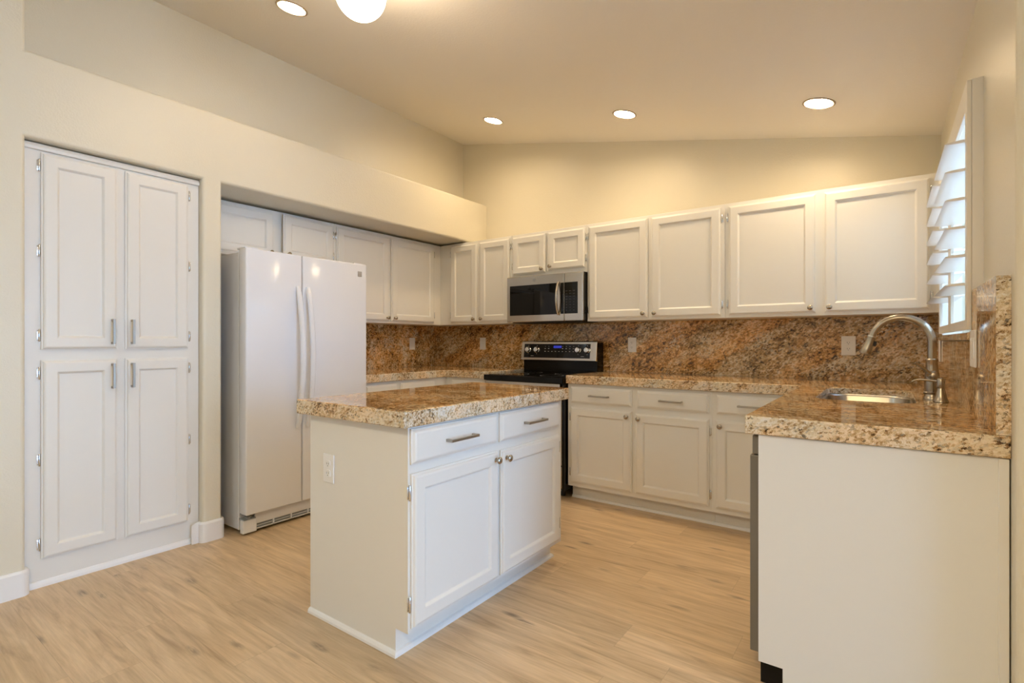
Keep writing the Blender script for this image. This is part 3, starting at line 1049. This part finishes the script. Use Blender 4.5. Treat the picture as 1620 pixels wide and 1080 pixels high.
mk.build('keypad_legend', mat('dim_legend', (0.035, 0.037, 0.04), 0.5), kp)
tag(t, t['label'], t['category'])

# ------------------------------------------------------------------ outlets and switches


def outlet(label, loc, rz, kind='duplex', m='plate', w=0.072, h=0.118):
    t = thing('wall_outlet' if kind == 'duplex' else ('blank_plate' if kind == 'blank' else 'light_switch'), label,
              'outlet' if kind == 'duplex' else ('wall plate' if kind == 'blank' else 'switch'), loc, rz)
    MB().box(-w / 2, w / 2, -0.0065, -0.0006, -h / 2, h / 2, 0.0025, 2).build('plate', M[m], t)
    if kind == 'duplex':
        for z in (-0.0195, 0.0195):
            r = MB()
            r.prism(rrect(-0.0165, 0.0165, -0.014, 0.014, 0.009, 4), 0.0, 0.0022)
            for v in r.b.verts:
                v.co = Vector((v.co.x, -0.0064 - v.co.z, v.co.y))
            r = r.build('receptacle', M[m], t, (0, 0, z))
            s = MB()
            s.box(-0.0075, -0.0055, -0.0089, -0.0082, -0.003, 0.006)
            s.box(0.0050, 0.0070, -0.0089, -0.0082, -0.002, 0.0055)
            s.lathe([(0.0022, -0.0082), (0.0022, -0.0089)], (0, 0, -0.008), 'y', 8)
            s.build('slots', M['dark'], r)
    elif kind == 'switch':
        k = 1 if w < 0.08 else 2
        for i in range(k):
            x = 0 if k == 1 else (-0.023 + 0.046 * i)
            MB().box(x - 0.0165, x + 0.0165, -0.0085, -0.006, -0.0335, 0.0335, 0.001).build('rocker', M[m], t)
    else:
        for z in (-0.03, 0.03):
            MB().lathe([(0.003, -0.0062), (0.003, -0.0072), (0.001, -0.0075)], (0, 0, z), 'y', 8).build('screw', M[m], t)
    return t


BY = YB - 0.023
outlet('white outlet on the end panel of the kitchen island', (-1.874, IY0, 0.635), 0)
outlet('white plate on the left backsplash, nearest the refrigerator', (XBK + BS, 3.565, 1.139), PI / 2, 'blank')
outlet('white plate on the backsplash between the corner and the range', (-3.222, BY, 1.140), 0, 'blank')
outlet('white outlet on the backsplash just right of the range', (-1.665, BY, 1.134), 0)
outlet('almond outlet on the backsplash left of the faucet', (-0.197, BY, 1.134), 0, 'duplex', 'almond', 0.078, 0.124)
outlet('white switch plate on the window-side backsplash, nearest the camera', (GX, 2.262, 1.138), -PI / 2, 'switch', 'plate', 0.118, 0.122)
outlet('white plate on the backsplash behind the faucet, below the window', (GX, 3.588, 1.112), -PI / 2, 'blank')

# ------------------------------------------------------------------ window and shutters
t = bpy.data.objects.new('window_1', None)
COL.objects.link(t)
struct(t)
fx0, fx1 = XR + 0.085, XR + 0.125
mb = MB()
mb.box(fx0, fx1, WY0, WY0 + 0.035, 1.194, WZ1)
mb.box(fx0, fx1, WY1 - 0.035, WY1, 1.194, WZ1)
mb.box(fx0, fx1, WY0 + 0.035, WY1 - 0.035, 1.194, 1.229)
mb.box(fx0, fx1, WY0 + 0.035, WY1 - 0.035, WZ1 - 0.035, WZ1)
mb.box(fx0, fx1, 2.925, 2.955, 1.229, WZ1 - 0.035)
o = mb.build('window_frame', M['trim'], t)
for a, c in ((WY0 + 0.035, 2.925), (2.955, WY1 - 0.035)):
    MB().box(XR + 0.102, XR + 0.106, a, c, 1.229, WZ1 - 0.035).build('pane', M['glass'], t)

t = thing('plantation_shutters', 'white plantation shutters with open louvers on the window by the sink', 'shutters', (0.222, WY0 + 0.002, 1.195))
ox, oy, oz = 0.222, WY0 + 0.002, 1.195
SH0, SH1 = WY0 + 0.002, WY1 - 0.002
mb = MB()
x0, x1 = 0.2353 - ox, XR + 0.0 - 0.001 - ox
zt2 = 2.058
mb.box(x0, x1 + 0.05, 0.0, 0.020, 0.0, zt2 - 0.004 - oz)
mb.box(x0, x1 + 0.05, SH1 - oy - 0.020, SH1 - oy, 0.0, zt2 - 0.004 - oz)
mb.box(x0, x1 + 0.05, 0.020, SH1 - oy - 0.020, zt2 - 0.024 - oz, zt2 - 0.004 - oz)
mb.build('frame', M['shutter'], t, bev=0.0015)
mid = 2.940 - oy
for a, c in ((0.0, mid - 0.001), (mid + 0.001, SH1 - oy)):
    p = MB()
    st = 0.048
    px0, px1 = 0.0, 0.0130
    p.box(px0, px1, a + 0.0, a + st, 0.006, zt2 - 0.006 - oz)
    p.box(px0, px1, c - st, c, 0.006, zt2 - 0.006 - oz)
    p.box(px0, px1, a + st, c - st, 0.006, 0.042)
    p.box(px0, px1, a + st, c - st, zt2 - 0.10 - oz, zt2 - 0.006 - oz)
    p = p.build('shutter_panel', M['shutter'], t, bev=0.002)
    # keep the panel clear of the fixed frame
    for k in range(6):
        zc = 1.362 + 0.1 * k - oz
        l = MB()
        n = 14
        w2, h2 = 0.057, 0.0052
        ring = [(0.003 + w2 * math.copysign(abs(math.cos(2 * PI * i / n)) ** 0.9, math.cos(2 * PI * i / n)), h2 * math.sin(2 * PI * i / n)) for i in range(n)]
        sl = 0.05
        l.rings([[(u, y, zc + v + u * sl) for u, v in ring] for y in (a + st + 0.002, c - st - 0.002)])
        l.build('louver', M['shutter'], p, smooth=True)

# outside: side yard wall and ground seen between the louvers
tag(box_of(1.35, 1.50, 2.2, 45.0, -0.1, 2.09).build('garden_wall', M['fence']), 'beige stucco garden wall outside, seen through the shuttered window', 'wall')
struct(box_of(XR + 0.15, 14.0, 1.95, 46.0, -0.15, -0.08).build('ground', M['ground']))

# ------------------------------------------------------------------ ceiling lamps
LAB = ['recessed ceiling light at the top left, above the plant ledge corner', 'recessed ceiling light above the left cabinets, smallest of the far row',
       'recessed ceiling light in the middle of the far row', 'recessed ceiling light nearest the shuttered window']
LAB[0] = 'recessed ceiling light next to the round globe lamp'
slope = math.atan(0.2080)
for (lx, ly), lab in zip(LAMPS, LAB):
    t = thing('recessed_light', lab, 'ceiling light', (lx, ly, ceil_z(lx)), 0, 'recessed ceiling lights')
    t.rotation_euler = (0, slope, 0)
    MB().lathe([(0.0745, 0.013), (0.0745, -0.001), (0.083, -0.001), (0.083, -0.004), (0.080, -0.006), (0.0725, -0.005), (0.0725, 0.013)], n=40, cap0=False, cap1=False).build('trim_ring', M['ring'], t, smooth=True)
    MB().lathe([(0.0720, 0.0), (0.071, 0.008), (0.062, 0.040), (0.060, 0.10), (0.062, 0.104), (0.074, 0.10), (0.0738, 0.0)], n=40, cap0=False, cap1=False).build('reflector', M['reflector'], t, smooth=True)
    MB().lathe([(0.0595, 0.060), (0.0595, 0.036), (0.055, 0.022), (0.042, 0.013), (0.024, 0.009), (0.004, 0.008)], n=32).build('lens', M['lens_dim' if ly < 2 else 'lens'], t, smooth=True)

gx, gy, gz, GR = -1.840, 1.423, 2.665, 0.108
cz = ceil_z(gx)
t = thing('globe_light', 'round white glowing globe lamp hanging from the ceiling', 'ceiling light', (gx, gy, cz))
prof = [(GR * math.sin(a), gz - cz - GR * math.cos(a)) for a in [0.05 + (2.75 - 0.05) * i / 18 for i in range(19)]]
MB().lathe(prof, n=40).build('globe', M['globe'], t, smooth=True)
MB().lathe([(0.047, gz - cz + 0.096), (0.047, gz - cz + 0.115), (0.02, gz - cz + 0.12), (0.018, -0.02), (0.06, -0.016), (0.06, 0.012)], n=28).build('canopy', M['nickel'], t, smooth=True)
